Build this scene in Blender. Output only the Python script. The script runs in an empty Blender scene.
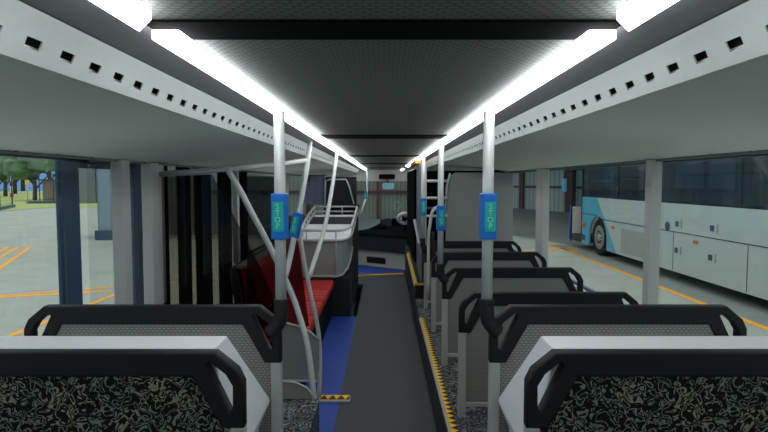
import bpy, bmesh, math, random
from mathutils import Vector, Matrix
random.seed(7)
SC = bpy.context.scene
COL = SC.collection
PI = math.pi
F = 560.0
CAMZ = 1.75
TH = math.atan(34 / F)
sT, cT = math.sin(TH), math.cos(TH)

def W(px, py, D):
    """point seen at a pixel of the photograph, standing at distance D in front of the camera"""
    cx, cy = (px - 384) / F, (216 - py) / F
    dy = cT + cy * sT
    return Vector((cx * D / dy, D, CAMZ + (-sT + cy * cT) * D / dy))

def G(px, py, z=-0.35):
    cx, cy = (px - 384) / F, (216 - py) / F
    dz = -sT + cy * cT
    t = (z - CAMZ) / dz
    return Vector((cx * t, (cT + cy * sT) * t, z))

# ------------------------------------------------------------ materials
def srgb(r, g, b):
    f = lambda c: (c / 255 / 12.92) if c / 255 <= .04045 else ((c / 255 + .055) / 1.055) ** 2.4
    return (f(r), f(g), f(b), 1)

def new_mat(name):
    m = bpy.data.materials.new(name); m.use_nodes = True
    nt = m.node_tree
    return m, nt, nt.nodes['Principled BSDF']

def mat(name, rgb, rough=.6, metal=0, noise=0, nscale=30, spec=.5, bump=0):
    m, nt, b = new_mat(name)
    c = srgb(*rgb)
    b.inputs['Base Color'].default_value = c
    b.inputs['Roughness'].default_value = rough
    b.inputs['Metallic'].default_value = metal
    b.inputs['Specular IOR Level'].default_value = spec
    tc = nt.nodes.new('ShaderNodeTexCoord')
    n = nt.nodes.new('ShaderNodeTexNoise'); n.inputs['Scale'].default_value = nscale
    n.inputs['Detail'].default_value = 4
    nt.links.new(tc.outputs['Object'], n.inputs['Vector'])
    r = nt.nodes.new('ShaderNodeValToRGB')
    a = noise
    r.color_ramp.elements[0].position = .3; r.color_ramp.elements[1].position = .7
    r.color_ramp.elements[0].color = (c[0] * (1 - a), c[1] * (1 - a), c[2] * (1 - a), 1)
    r.color_ramp.elements[1].color = (min(1, c[0] * (1 + a)), min(1, c[1] * (1 + a)), min(1, c[2] * (1 + a)), 1)
    nt.links.new(n.outputs['Fac'], r.inputs['Fac'])
    nt.links.new(r.outputs['Color'], b.inputs['Base Color'])
    if bump:
        bp = nt.nodes.new('ShaderNodeBump'); bp.inputs['Strength'].default_value = bump
        bp.inputs['Distance'].default_value = .01
        nt.links.new(n.outputs['Fac'], bp.inputs['Height'])
        nt.links.new(bp.outputs['Normal'], b.inputs['Normal'])
    return m

def emis(name, rgb, s):
    m, nt, b = new_mat(name)
    b.inputs['Base Color'].default_value = srgb(*rgb)
    b.inputs['Emission Color'].default_value = srgb(*rgb)
    b.inputs['Emission Strength'].default_value = s
    return m

def glass(name, tint, gloss=.06, rough=.02):
    m, nt, b = new_mat(name)
    nt.nodes.remove(b)
    out = nt.nodes['Material Output']
    t = nt.nodes.new('ShaderNodeBsdfTransparent'); t.inputs['Color'].default_value = (*tint, 1)
    g = nt.nodes.new('ShaderNodeBsdfGlossy'); g.inputs['Roughness'].default_value = rough
    g.inputs['Color'].default_value = (1, 1, 1, 1)
    mx = nt.nodes.new('ShaderNodeMixShader'); mx.inputs[0].default_value = gloss
    nt.links.new(t.outputs[0], mx.inputs[1]); nt.links.new(g.outputs[0], mx.inputs[2])
    nt.links.new(mx.outputs[0], out.inputs['Surface'])
    return m

def perf(name, base, dash, scale, axes='XZ', rough=.6):
    """small raised dashes in rows, like embossed vinyl or woven mesh"""
    m, nt, b = new_mat(name)
    tc = nt.nodes.new('ShaderNodeTexCoord')
    sp = nt.nodes.new('ShaderNodeSeparateXYZ'); cb = nt.nodes.new('ShaderNodeCombineXYZ')
    nt.links.new(tc.outputs['Object'], sp.inputs[0])
    nt.links.new(sp.outputs[axes[0]], cb.inputs['X']); nt.links.new(sp.outputs[axes[1]], cb.inputs['Y'])
    br = nt.nodes.new('ShaderNodeTexBrick')
    br.inputs['Scale'].default_value = scale
    br.inputs['Color1'].default_value = srgb(*dash); br.inputs['Color2'].default_value = srgb(*dash)
    br.inputs['Mortar'].default_value = srgb(*base)
    br.inputs['Mortar Size'].default_value = .085
    br.inputs['Mortar Smooth'].default_value = .3
    br.inputs['Brick Width'].default_value = .5; br.inputs['Row Height'].default_value = .3
    nt.links.new(cb.outputs[0], br.inputs['Vector'])
    nt.links.new(br.outputs['Color'], b.inputs['Base Color'])
    b.inputs['Roughness'].default_value = rough
    return m

def squiggle(name, dark, mid, light, scale):
    m, nt, b = new_mat(name)
    tc = nt.nodes.new('ShaderNodeTexCoord')
    n = nt.nodes.new('ShaderNodeTexNoise'); n.inputs['Scale'].default_value = scale
    n.inputs['Detail'].default_value = 2.5; n.inputs['Distortion'].default_value = .9
    n2 = nt.nodes.new('ShaderNodeTexNoise'); n2.inputs['Scale'].default_value = scale * .22
    nt.links.new(tc.outputs['Object'], n.inputs['Vector']); nt.links.new(tc.outputs['Object'], n2.inputs['Vector'])
    # thin worm-like bands of the noise
    s = nt.nodes.new('ShaderNodeMath'); s.operation = 'MULTIPLY'; s.inputs[1].default_value = 38
    nt.links.new(n.outputs['Fac'], s.inputs[0])
    sn = nt.nodes.new('ShaderNodeMath'); sn.operation = 'SINE'; nt.links.new(s.outputs[0], sn.inputs[0])
    r = nt.nodes.new('ShaderNodeValToRGB')
    r.color_ramp.elements[0].position = .25; r.color_ramp.elements[0].color = (0, 0, 0, 1)
    r.color_ramp.elements[1].position = .95; r.color_ramp.elements[1].color = (1, 1, 1, 1)
    nt.links.new(sn.outputs[0], r.inputs['Fac'])
    r2 = nt.nodes.new('ShaderNodeValToRGB')
    r2.color_ramp.elements[0].position = .4; r2.color_ramp.elements[0].color = srgb(*mid)
    r2.color_ramp.elements[1].position = .62; r2.color_ramp.elements[1].color = srgb(*light)
    nt.links.new(n2.outputs['Fac'], r2.inputs['Fac'])
    mx = nt.nodes.new('ShaderNodeMix'); mx.data_type = 'RGBA'
    mx.inputs[6].default_value = srgb(*dark)
    nt.links.new(r2.outputs['Color'], mx.inputs[7]); nt.links.new(r.outputs['Color'], mx.inputs[0])
    nt.links.new(mx.outputs[2], b.inputs['Base Color'])
    b.inputs['Roughness'].default_value = .9
    b.inputs['Specular IOR Level'].default_value = .2
    return m

def ribbed(name, rgb, rgb2, scale, axis='X'):
    m, nt, b = new_mat(name)
    tc = nt.nodes.new('ShaderNodeTexCoord')
    w = nt.nodes.new('ShaderNodeTexWave'); w.bands_direction = axis
    w.inputs['Scale'].default_value = scale; w.inputs['Distortion'].default_value = 0
    r = nt.nodes.new('ShaderNodeValToRGB')
    r.color_ramp.elements[0].position = .02; r.color_ramp.elements[0].color = srgb(*rgb2)
    r.color_ramp.elements[1].position = .25; r.color_ramp.elements[1].color = srgb(*rgb)
    nt.links.new(tc.outputs['Object'], w.inputs['Vector']); nt.links.new(w.outputs['Fac'], r.inputs['Fac'])
    nt.links.new(r.outputs['Color'], b.inputs['Base Color'])
    b.inputs['Roughness'].default_value = .7
    return m

M = dict(
    black=mat('black_plastic', (24, 27, 29), .6, spec=.3, noise=.08, nscale=60),
    deep=mat('deep_black_plastic', (12, 13, 15), .75, noise=.1, spec=.2),
    rubber=mat('black_rubber', (16, 17, 18), .7),
    post=mat('grey_painted_metal', (178, 181, 178), .4, noise=.02),
    tube=mat('pale_grey_tube', (194, 200, 198), .35, noise=.02),
    housing=mat('white_moulding', (238, 240, 242), .5, noise=.01),
    cove=mat('pale_cove_lining', (222, 232, 226), .55, noise=.02),
    grille=mat('vent_panel_paint', (180, 191, 186), .5, noise=.02),
    pillar=mat('window_pillar_lining', (186, 188, 184), .5, noise=.02),
    perf=perf('perforated_seat_back', (112, 114, 109), (152, 154, 148), 25, 'XZ'),
    ceil=perf('embossed_ceiling_vinyl', (92, 97, 94), (126, 131, 127), 19, 'XY', .8),
    band=mat('ceiling_band_black', (11, 12, 14), .95, spec=.05),
    coving=mat('grey_light_channel', (120, 120, 124), .5),
    fabric=squiggle('squiggle_seat_fabric', (17, 19, 19), (116, 128, 120), (152, 150, 122), 26),
    carpet=squiggle('platform_carpet', (46, 50, 54), (160, 165, 168), (120, 126, 132), 17),
    red=ribbed('red_pleated_fabric', (212, 46, 46), (128, 24, 28), 2.0, 'Y'),
    floor=mat('charcoal_floor_vinyl', (57, 63, 68), .65, noise=.35, nscale=110),
    blue=mat('blue_floor_vinyl', (26, 74, 168), .6, noise=.12, nscale=120),
    yellow=mat('hazard_yellow', (255, 202, 36), .6),
    hblack=mat('hazard_black', (14, 14, 14), .6),
    sblue=mat('stop_box_blue', (10, 116, 212), .4),
    sgreen=mat('stop_panel_green', (18, 180, 168), .45),
    sletter=mat('stop_letter_mint', (150, 240, 215), .5),
    light=emis('strip_light_diffuser', (250, 252, 255), 11),
    glass=glass('clear_window_glass', (.93, .94, .93), .035),
    tint=glass('smoked_glass', (.52, .50, .46), .01),
    tint2=glass('dark_smoked_glass', (.36, .35, .33), .01),
    ggreen=glass('greenish_glass', (.78, .92, .88), .06),
    navy=mat('navy_painted_frame', (48, 78, 102), .45, spec=.5),
    concrete=mat('concrete_ground', (156, 168, 161), .9, noise=.09, nscale=1.4),
    line=mat('orange_road_paint', (240, 170, 60), .8, noise=.1, nscale=9),
    grass=mat('grass', (160, 176, 112), .95, noise=.2, nscale=3),
    leaf=mat('tree_foliage', (88, 118, 88), .9, noise=.4, nscale=.6),
    bark=mat('tree_bark', (62, 66, 66), .9, noise=.2, nscale=3),
    wallribL=ribbed('corrugated_cladding', (120, 130, 120), (92, 100, 93), 2.0),
    wallribR=ribbed('wide_ribbed_cladding', (206, 216, 204), (158, 170, 160), .6),
    matte=mat('matte_black_lining', (10, 11, 13), 1, noise=.1, spec=.04),
    wallribB=ribbed('blue_grey_cladding', (138, 164, 174), (118, 142, 152), .6),
    maroon=mat('maroon_steel', (92, 34, 46), .6),
    farbld=mat('far_building', (118, 128, 134), .8, noise=.05, nscale=2),
    tan=mat('tan_brick', (122, 116, 100), .9, noise=.2, nscale=6),
    bwhite=mat('coach_white_paint', (196, 214, 214), .35, noise=.015, nscale=2),
    bblue=mat('coach_sky_blue_paint', (96, 186, 220), .35),
    bgrey=mat('coach_grille_grey', (172, 184, 182), .5),
    bglass=mat('coach_window_glass', (34, 52, 66), .08, noise=.25, nscale=1.2, spec=.7),
    bglass2=mat('coach_sliding_pane_glass', (40, 62, 82), .1, noise=.15, nscale=1.2, spec=.7),
    bframe=mat('coach_window_frame', (24, 32, 42), .3),
    dgrey=mat('dark_grey_trim', (58, 62, 66), .6, noise=.06),
    dgreyg=mat('charcoal_carpet_lining', (34, 38, 41), .9, noise=.3, nscale=90),
    curtain=mat('curtain_cloth', (112, 118, 144), .9, noise=.06),
    headtrim=mat('window_head_trim', (104, 110, 106), .6),
    bluegrey=mat('blue_grey_lining', (112, 120, 132), .7, noise=.05),
    tyre=mat('tyre_rubber', (24, 27, 31), .8),
    steel=mat('wheel_steel', (176, 180, 180), .35, metal=.6),
    orange=mat('orange_lens', (228, 112, 48), .4),
    amber=mat('amber_laminate', (214, 140, 50), .6),
    mirror=mat('mirror_face', (150, 206, 220), .15, spec=.8),
    panelgrey=mat('partition_grey_laminate', (146, 149, 144), .6, noise=.03, nscale=4),
    ledred=mat('unlit_red_display', (48, 7, 10), .4),
    brown=mat('brown_card', (104, 72, 52), .8),
    kerb=mat('slate_kerb', (66, 92, 108), .7),
    white=mat('white_plastic', (228, 228, 222), .4),
    dashwall=mat('pale_dash_wall', (206, 208, 190), .6),
    display=mat('display_screen', (44, 6, 9), 1, spec=.02),
    tubgrey=mat('tub_grey_laminate', (146, 166, 160), .6),
    fascia=mat('fascia_slate', (40, 43, 52), .8),
    dashtop=mat('slate_dash_cover', (82, 102, 104), .5),
)

# ------------------------------------------------------------ mesh helpers
class MB:
    def __init__(s): s.bm = bmesh.new(); s.mi = 0
    def _face(s, vs):
        try:
            f = s.bm.faces.new(vs); f.material_index = s.mi; return f
        except ValueError: return None
    def box(s, a, b, rot=None, piv=None):
        x0, y0, z0 = a; x1, y1, z1 = b
        if x0 > x1: x0, x1 = x1, x0
        if y0 > y1: y0, y1 = y1, y0
        if z0 > z1: z0, z1 = z1, z0
        pts = [Vector(p) for p in ((x0, y0, z0), (x1, y0, z0), (x1, y1, z0), (x0, y1, z0), (x0, y0, z1), (x1, y0, z1), (x1, y1, z1), (x0, y1, z1))]
        if rot:
            c = Vector(piv) if piv else sum(pts, Vector()) / 8
            pts = [rot @ (p - c) + c for p in pts]
        v = [s.bm.verts.new(p) for p in pts]
        for q in ((0, 3, 2, 1), (4, 5, 6, 7), (0, 1, 5, 4), (1, 2, 6, 5), (2, 3, 7, 6), (3, 0, 4, 7)): s._face([v[i] for i in q])
        return s
    def prism(s, pts, off):
        """closed polygon of 3D points swept by the vector off"""
        off = Vector(off)
        a = [s.bm.verts.new(Vector(p)) for p in pts]; b = [s.bm.verts.new(Vector(p) + off) for p in pts]
        s._face(a[::-1]); s._face(b)
        n = len(pts)
        for i in range(n): s._face([a[i], a[(i + 1) % n], b[(i + 1) % n], b[i]])
        return s
    def loft(s, A, B):
        a = [s.bm.verts.new(Vector(p)) for p in A]; b = [s.bm.verts.new(Vector(p)) for p in B]
        s._face(a[::-1]); s._face(b); n = len(A)
        for i in range(n): s._face([a[i], a[(i + 1) % n], b[(i + 1) % n], b[i]])
        return s
    def quad(s, *p):
        s._face([s.bm.verts.new(Vector(q)) for q in p]); return s
    def tube(s, pts, r, n=14, smooth=0, taper=None):
        pts = [Vector(p) for p in pts]
        if smooth and len(pts) > 2:
            out = []
            for i in range(len(pts) - 1):
                p0 = pts[max(i - 1, 0)]; p1 = pts[i]; p2 = pts[i + 1]; p3 = pts[min(i + 2, len(pts) - 1)]
                for k in range(smooth):
                    t = k / smooth
                    out.append(.5 * ((2 * p1) + (p2 - p0) * t + (2 * p0 - 5 * p1 + 4 * p2 - p3) * t * t + (3 * p1 - p0 - 3 * p2 + p3) * t ** 3))
            out.append(pts[-1]); pts = out
        rings = []; ref = None
        for i, p in enumerate(pts):
            d = (pts[min(i + 1, len(pts) - 1)] - pts[max(i - 1, 0)]).normalized()
            if ref is None: ref = d.orthogonal().normalized()
            u = (ref - d * ref.dot(d)).normalized(); ref = u; w = d.cross(u)
            rr = r if taper is None else r + (taper - r) * i / (len(pts) - 1)
            rings.append([s.bm.verts.new(p + rr * (math.cos(2 * PI * k / n) * u + math.sin(2 * PI * k / n) * w)) for k in range(n)])
        for a, b in zip(rings, rings[1:]):
            for k in range(n):
                f = s._face([a[k], a[(k + 1) % n], b[(k + 1) % n], b[k]])
                if f: f.smooth = True
        s._face(rings[0][::-1]); s._face(rings[-1])
        return s
    def lathe(s, prof, c, axis='X', n=40):
        c = Vector(c); rings = []
        for a, r in prof:
            ring = []
            for k in range(n):
                t = 2 * PI * k / n
                q = {'X': (a, r * math.cos(t), r * math.sin(t)), 'Y': (r * math.cos(t), a, r * math.sin(t)), 'Z': (r * math.cos(t), r * math.sin(t), a)}[axis]
                ring.append(s.bm.verts.new(c + Vector(q)))
            rings.append(ring)
        for a, b in zip(rings, rings[1:]):
            for k in range(n):
                f = s._face([a[k], a[(k + 1) % n], b[(k + 1) % n], b[k]])
                if f: f.smooth = True
        if prof[0][1] > 1e-5: s._face(rings[0][::-1])
        if prof[-1][1] > 1e-5: s._face(rings[-1])
        return s
    def build(s, name, m, parent=None, bevel=0, seg=2):
        bmesh.ops.recalc_face_normals(s.bm, faces=s.bm.faces)
        me = bpy.data.meshes.new(name); s.bm.to_mesh(me); s.bm.free()
        return link(name, me, m, parent, bevel, seg)

def link(name, me, m, parent=None, bevel=0, seg=2):
    o = bpy.data.objects.new(name, me)
    for q in (m if isinstance(m, (list, tuple)) else [m]): me.materials.append(q)
    COL.objects.link(o)
    if parent: o.parent = parent
    if bevel:
        b = o.modifiers.new('bevel', 'BEVEL'); b.width = bevel; b.segments = seg; b.limit_method = 'ANGLE'; b.angle_limit = math.radians(35)
    return o

def plate(name, loops, thick, m, parent=None, matrix=None, bevel=.004):
    """flat outline (first loop) with holes (other loops), thickened; local XY -> matrix"""
    cu = bpy.data.curves.new(name, 'CURVE'); cu.dimensions = '2D'; cu.fill_mode = 'BOTH'
    for L in loops:
        sp = cu.splines.new('POLY'); sp.points.add(len(L) - 1); sp.use_cyclic_u = True
        for p, q in zip(sp.points, L): p.co = (q[0], q[1], 0, 1)
    cu.extrude = thick / 2 - bevel; cu.bevel_depth = bevel; cu.bevel_resolution = 1; cu.offset = -bevel
    tmp = bpy.data.objects.new('tmp', cu); COL.objects.link(tmp)
    dg = bpy.context.evaluated_depsgraph_get()
    me = bpy.data.meshes.new_from_object(tmp.evaluated_get(dg))
    bpy.data.objects.remove(tmp); bpy.data.curves.remove(cu)
    if matrix: me.transform(matrix)
    me.name = name
    return link(name, me, m, parent)

def text_mesh(name, body, size, m, parent, matrix, thick=.0015, line=.85):
    cu = bpy.data.curves.new(name, 'FONT'); cu.body = body; cu.size = size; cu.align_x = 'CENTER'; cu.align_y = 'CENTER'
    cu.extrude = thick; cu.space_line = line; cu.resolution_u = 3
    tmp = bpy.data.objects.new('tmp', cu); COL.objects.link(tmp)
    dg = bpy.context.evaluated_depsgraph_get()
    me = bpy.data.meshes.new_from_object(tmp.evaluated_get(dg))
    bpy.data.objects.remove(tmp); bpy.data.curves.remove(cu)
    me.transform(matrix); me.name = name
    return link(name, me, m, parent)

XZ = Matrix.Rotation(PI / 2, 4, 'X')          # plate in XY -> stands in XZ, facing -Y
def YZ(x): return Matrix(((0, 0, 1, x), (1, 0, 0, 0), (0, 1, 0, 0), (0, 0, 0, 1)))   # plate (y,z) standing at x

def thing(name, label, cat, loc=(0, 0, 0), rz=0, group=None):
    o = bpy.data.objects.new(name, None); COL.objects.link(o); o.empty_display_size = .1
    o.location = loc; o.rotation_euler = (0, 0, rz); o['label'] = label; o['category'] = cat
    if group: o['group'] = group
    return o
def tag(o, label, cat, group=None):
    o['label'] = label; o['category'] = cat
    if group: o['group'] = group
    return o
def struct(o): o['kind'] = 'structure'; return o
def snode(name):
    o = bpy.data.objects.new(name, None); COL.objects.link(o); o.empty_display_size = .1; o['kind'] = 'structure'; return o
def dup(root, loc, rz, label):
    r = root.copy(); COL.objects.link(r); r.location = loc; r.rotation_euler = (0, 0, rz); r['label'] = label
    for ch in list(root.children):
        c = ch.copy(); COL.objects.link(c); c.parent = r
        for g in ch.children:
            d = g.copy(); COL.objects.link(d); d.parent = c
    return r

YB, YF = -1.5, 15.3           # back and front of the saloon
CZ = 2.08; WZ = 1.885; SILL = .85; WX = 1.65

# ------------------------------------------------------------ camera
cam = bpy.data.cameras.new('camera'); co = bpy.data.objects.new('camera', cam); COL.objects.link(co)
co.location = (0, 0, CAMZ); co.rotation_euler = (PI / 2 - TH, 0, 0)
cam.sensor_width = 36; cam.lens = F / 768 * 36; cam.clip_end = 400; cam.clip_start = .05
SC.camera = co

# ------------------------------------------------------------ floor and platforms
struct(MB().box((-.357, YB, -.06), (.394, YF, 0)).build('floor', M['floor']))
blue = MB().box((-WX, 3.72, -.06), (-.357, 7.2, 0))
struct(blue.build('floor_blue_bay', M['blue']))
MBf = MB().box((-WX, 9.5, -.06), (-.357, YF, 0)).box((.394, 9.4, -.06), (WX, YF, 0))
struct(MBf.build('floor_front', M['floor']))
# blue patch by the driver, a thin mat with a yellow nosing
bl = thing('step_mat', 'blue floor mat with yellow nosing beside the white wall under the dashboard', 'mat', (0, 0, 0))
MB().prism([(-.55, 10.35, 0), (.37, 10.6, 0), (.37, 11.05, 0), (-.55, 11.7, 0)], (0, 0, .012)).build('mat_sheet', M['blue'], bl)
MB().prism([(-.55, 10.28, 0), (.37, 10.52, 0), (.37, 10.6, 0), (-.55, 10.35, 0)], (0, 0, .02)).build('nosing', M['yellow'], bl)
# right platform
struct(MB().box((.394, YB, 0), (WX, 7.0, .28)).build('floor_platform_right', M['carpet']))
struct(MB().box((.38, YB, 0), (.394, 5.97, .285)).build('trim_1', M['post']))
struct(MB().box((.374, YB, 0), (.381, 7.0, .262)).build('trim_2', M['dgreyg']))
struct(MB().box((-WX, YB, 0), (-.44, 3.72, .28)).build('floor_platform_left', M['carpet']))
struct(MB().box((-WX, YB, 0), (-.357, YB + .02, 0.01)).box((-.44, YB, 0), (-.357, 3.5, .0)).build('floor_blue_strip', M['blue'])) if False else None
struct(MB().box((-.44, YB, -.06), (-.357, 3.72, 0)).build('floor_blue_edge', M['blue']))
struct(MB().box((.464, YB, .28), (WX, 2.75, .42)).build('floor_plinth_right', M['carpet']))
struct(MB().box((-WX, YB, .28), (-.464, 2.75, .42)).build('floor_plinth_left', M['carpet']))

def hazard(name, x0, x1, y0, y1, z, pitch, along='y', th=.006):
    """strip of yellow and black triangles"""
    b = MB(); b.box((x0, y0, z - th), (x1, y1, z - .0005)); zt = z
    if along == 'y':
        n = int(round((y1 - y0) / pitch)); p = (y1 - y0) / n
        for i in range(n):
            a = y0 + i * p
            b.mi = 0; b.quad((x0, a, zt), (x1, a + p / 2, zt), (x0, a + p, zt)) ; 
            b.mi = 1; b.quad((x0, a, zt), (x1, a, zt), (x1, a + p / 2, zt)); b.quad((x1, a + p / 2, zt), (x1, a + p, zt), (x0, a + p, zt))
    else:
        n = int(round((x1 - x0) / pitch)); p = (x1 - x0) / n
        for i in range(n):
            a = x0 + i * p
            b.mi = 0; b.quad((a, y1, zt), (a + p / 2, y0, zt), (a + p, y1, zt))
            b.mi = 1; b.quad((a, y1, zt), (a, y0, zt), (a + p / 2, y0, zt)); b.quad((a + p / 2, y0, zt), (a + p, y0, zt), (a + p, y1, zt))
    return b
o = hazard('h', .396, .442, .4, 5.97, .288, .07).build('hazard_strip', [M['yellow'], M['hblack']])
tag(o, 'long yellow and black hazard strip along the right platform edge', 'hazard strip')
sill = thing('threshold_strip', 'short yellow and black hazard ledge across the blue floor by the tube foot', 'hazard strip', (0, 0, 0))
hazard('h', -.62, -.275, 4.36, 4.45, .024, .075, 'x').build('hazard_tape', [M['yellow'], M['hblack']], sill)
MB().box((-.62, 4.345, 0), (-.27, 4.455, .018)).build('ledge', M['post'], sill, .004)

# ------------------------------------------------------------ ceiling
struct(MB().box((-.49, YB, CZ), (.49, YF, CZ + .04)).build('ceiling', M['ceil']))
bands = [1.16, 4.0, 7.0, 10.0, 13.0]
k = 1
for y in [-1.3] + bands:
    struct(MB().box((-.492, y - (.0 if y < 2 else .06), CZ - .006), (.492, y + (.14 if y < 2 else .24), CZ + .001)).build('trim_%d' % (k + 2), M['band'])); k += 1
for s in (-1, 1):
    nm = 'left' if s < 0 else 'right'
    struct(MB().loft([(s * .485, YB, CZ), (s * .665, YB, CZ), (s * .665, YB, CZ + .04), (s * .485, YB, CZ + .04)],
              [(s * .485, YF, CZ), (s * .665, YF, CZ), (s * .665, YF, CZ + .04), (s * .485, YF, CZ + .04)]).build('ceiling_channel_' + nm, M['coving']))
    # cove: from the vented panel out to the window head
    pf = [(s * .70, 1.983), (s * 1.20, 1.936), (s * WX, WZ), (s * WX, WZ + .03), (s * 1.2, 1.976), (s * .705, 2.02)]
    struct(MB().loft([(a, YB, b) for a, b in pf], [(a, YF, b) for a, b in pf]).build('ceiling_cove_' + nm, M['cove']))
    # vented panel with rows of real square holes
    pv = thing('vent_panel', 'pale %s ceiling panel pierced by a row of square vent holes' % nm, 'vent panel', (0, 0, 0))
    p0 = Vector((s * .66, 0, CZ - .003)); p1 = Vector((s * .70, 0, 1.984)); dv = (p1 - p0)
    wdt = dv.length; dn = dv.normalized()
    for (ya, yb) in ((YB, 2.8), (2.805, 7.0), (7.005, 11.2), (11.205, YF)):
        loops = [[(ya, 0), (yb, 0), (yb, wdt), (ya, wdt)]]
        y = ya + .023
        while y < yb - .08:
            loops.append([(y, wdt * .52), (y + .048, wdt * .52), (y + .048, wdt * .52 + .021), (y, wdt * .52 + .021)])
            y += .1165
        nn = Vector((0, 1, 0)).cross(dn)
        mx = Matrix(((0, dn.x, nn.x, p0.x), (1, 0, nn.y, 0), (0, dn.z, nn.z, p0.z), (0, 0, 0, 1)))
        plate('pierced_sheet', loops, .004, M['grille'], pv, mx, .0004)
    MB().loft([(s * .67, YB, CZ), (s * .715, YB, 2.005), (s * .725, YB, 2.005), (s * .68, YB, CZ)],
              [(s * .67, YF, CZ), (s * .715, YF, 2.005), (s * .725, YF, 2.005), (s * .68, YF, CZ)]).build('dark_backing', M['rubber'], pv)
    # strip lights between the bands
    segs = [(-1.1, 1.15), (1.205, 3.96), (4.05, 6.93), (7.05, 9.93), (10.05, 12.93), (13.05, 15.0)]
    pos = ['nearest the camera, passing out of frame', 'second from the camera', 'third from the camera', 'fourth from the camera', 'fifth from the camera', 'farthest, over the cab']
    for (a, b), w in zip(segs, pos):
        t = thing('ceiling_light', 'white %s ceiling strip light, %s' % (nm, w), 'ceiling light', (s * .463, a, CZ), 0, 'strip lights along the ceiling')
        L = b - a
        MB().prism([(-s * .030, 0, -.029), (s * .030, 0, -.029), (s * .030, L, -.029), (-s * .030, L - .085, -.029)], (0, 0, .021)).build('diffuser', M['light'], t, .004)
        MB().box((-.02, .02, -.009), (.02, L - .1, 0)).build('housing', M['coving'], t)

# ------------------------------------------------------------ side walls
DOOR = (4.18, 5.3)
wl = MB()
for a, b, h in ((YB, DOOR[0], SILL), (DOOR[1], 6.85, .35), (6.85, YF, SILL)): wl.box((-WX - .1, a, -.25), (-WX, b, h))
wl.box((-WX - .1, YB, WZ), (-WX, YF, WZ + .25))
struct(wl.build('wall_left', M['pillar']))
struct(MB().box((WX, YB, -.25), (WX + .1, YF, SILL)).box((WX, YB, WZ), (WX + .1, YF, WZ + .25)).build('wall_right', M['pillar']))
struct(MB().box((-WX - .1, YB - .05, -.1), (WX + .1, YB, 2.2)).build('wall_back', M['panelgrey']))
struct(MB().box((-WX - .1, YB, CZ + .06), (WX + .1, YF + .1, CZ + .14)).build('ceiling_roof', M['pillar']))
# head trims with small rivets
for s, n in ((-1, 'left'), (1, 'right')):
    b = MB().box((s * (WX - .02), YB, WZ - .012), (s * WX, YF, WZ + .006))
    y = 1.2
    while y < 7: b.box((s * (WX - .03), y, WZ - .002), (s * (WX - .02), y + .015, WZ + .012)); y += .32
    struct(b.build('trim_%d' % (20 + s), M['headtrim']))
# pillars
def pillar(s, y0, y1, n, x0=1.6, x1=1.672):
    struct(MB().box((s * x0, y0, SILL), (s * x1, y1, WZ)).build('trim_%d' % n, M['pillar'], None, .006))
pillar(1, 3.37, 3.44, 30); pillar(1, 5.66, 5.9, 31); pillar(1, 7.3, 7.5, 32, 1.62); pillar(1, 10.2, 10.4, 33); pillar(1, .3, .45, 34); pillar(1, 12.8, 13, 38)
pillar(-1, 3.43, 3.54, 35); pillar(-1, 3.86, 4.0, 36); pillar(-1, .3, .45, 37)
pillar(-1, 6.12, 6.2, 39, 1.6, 1.66); pillar(-1, 9.2, 9.4, 40); pillar(-1, 12.8, 13, 41)
struct(MB().box((-1.655, 3.94, SILL), (-1.64, 4.18, WZ)).build('trim_42', M['pillar']))
# windows
wn = 1
def window(s, y0, y1, m='glass', x=1.69, SILL=SILL):
    global wn
    r = snode('window_%d' % wn); wn += 1
    MB().box((s * x, y0, SILL), (s * (x + .008), y1, WZ)).build('pane', M[m], r)
    fr = MB()
    fr.box((s * (x - .01), y0, SILL), (s * (x + .02), y1, SILL + .02)).box((s * (x - .01), y0, WZ - .02), (s * (x + .02), y1, WZ))
    fr.build('window_frame', M['navy'], r)
    return r
for a, b in ((-1.5, .35), (.4, 3.4), (3.4, 5.8), (5.8, 7.4), (7.4, 10.3), (10.3, 12.9), (12.9, 15.2)): window(1, a, b)
for a, b in ((-1.5, .35), (.4, 2.96), (3.2, 3.84), (6.85, 9.3), (9.3, 12.9), (12.9, 15.2)): window(-1, a, b)
for a, b in ((5.37, 5.78), (6.2, 6.6)): window(-1, a, b, SILL=.35)
# navy sliding window frame on the left
nf = snode('window_20')
MB().box((-1.745, 2.97, SILL), (-1.72, 3.17, WZ + .05)).build('window_frame', M['navy'], nf, .008)
MB().box((-1.79, 3.84, SILL), (-1.72, 3.98, WZ + .05)).build('window_frame', M['navy'], nf, .006)
MB().box((-1.78, 3.17, WZ - .055), (-1.73, 3.84, WZ + .05)).build('window_frame', M['navy'], nf)
MB().box((-1.76, 3.17, SILL), (-1.755, 3.84, WZ)).build('pane', M['glass'], nf)
# folding door
d = snode('door_1')
for a, b in ((4.18, 4.30), (4.64, 4.80), (5.08, 5.37)):
    MB().box((-1.72, a, -.1), (-1.655, b, WZ + .02)).build('door_frame', M['matte'], d, .006)
for a, b in ((4.30, 4.64), (4.80, 5.08)):
    MB().box((-1.70, a, .0), (-1.692, b, WZ)).build('pane', M['glass'], d)
    MB().box((-1.71, a, -.1), (-1.66, b, .02)).build('door_rail', M['deep'], d)
struct(MB().box((-1.72, 5.78, .35), (-1.662, 6.1, WZ)).build('trim_43', M['matte']))
struct(MB().box((-1.72, 6.6, .35), (-1.655, 6.8, WZ)).build('trim_44', M['matte']))

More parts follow.
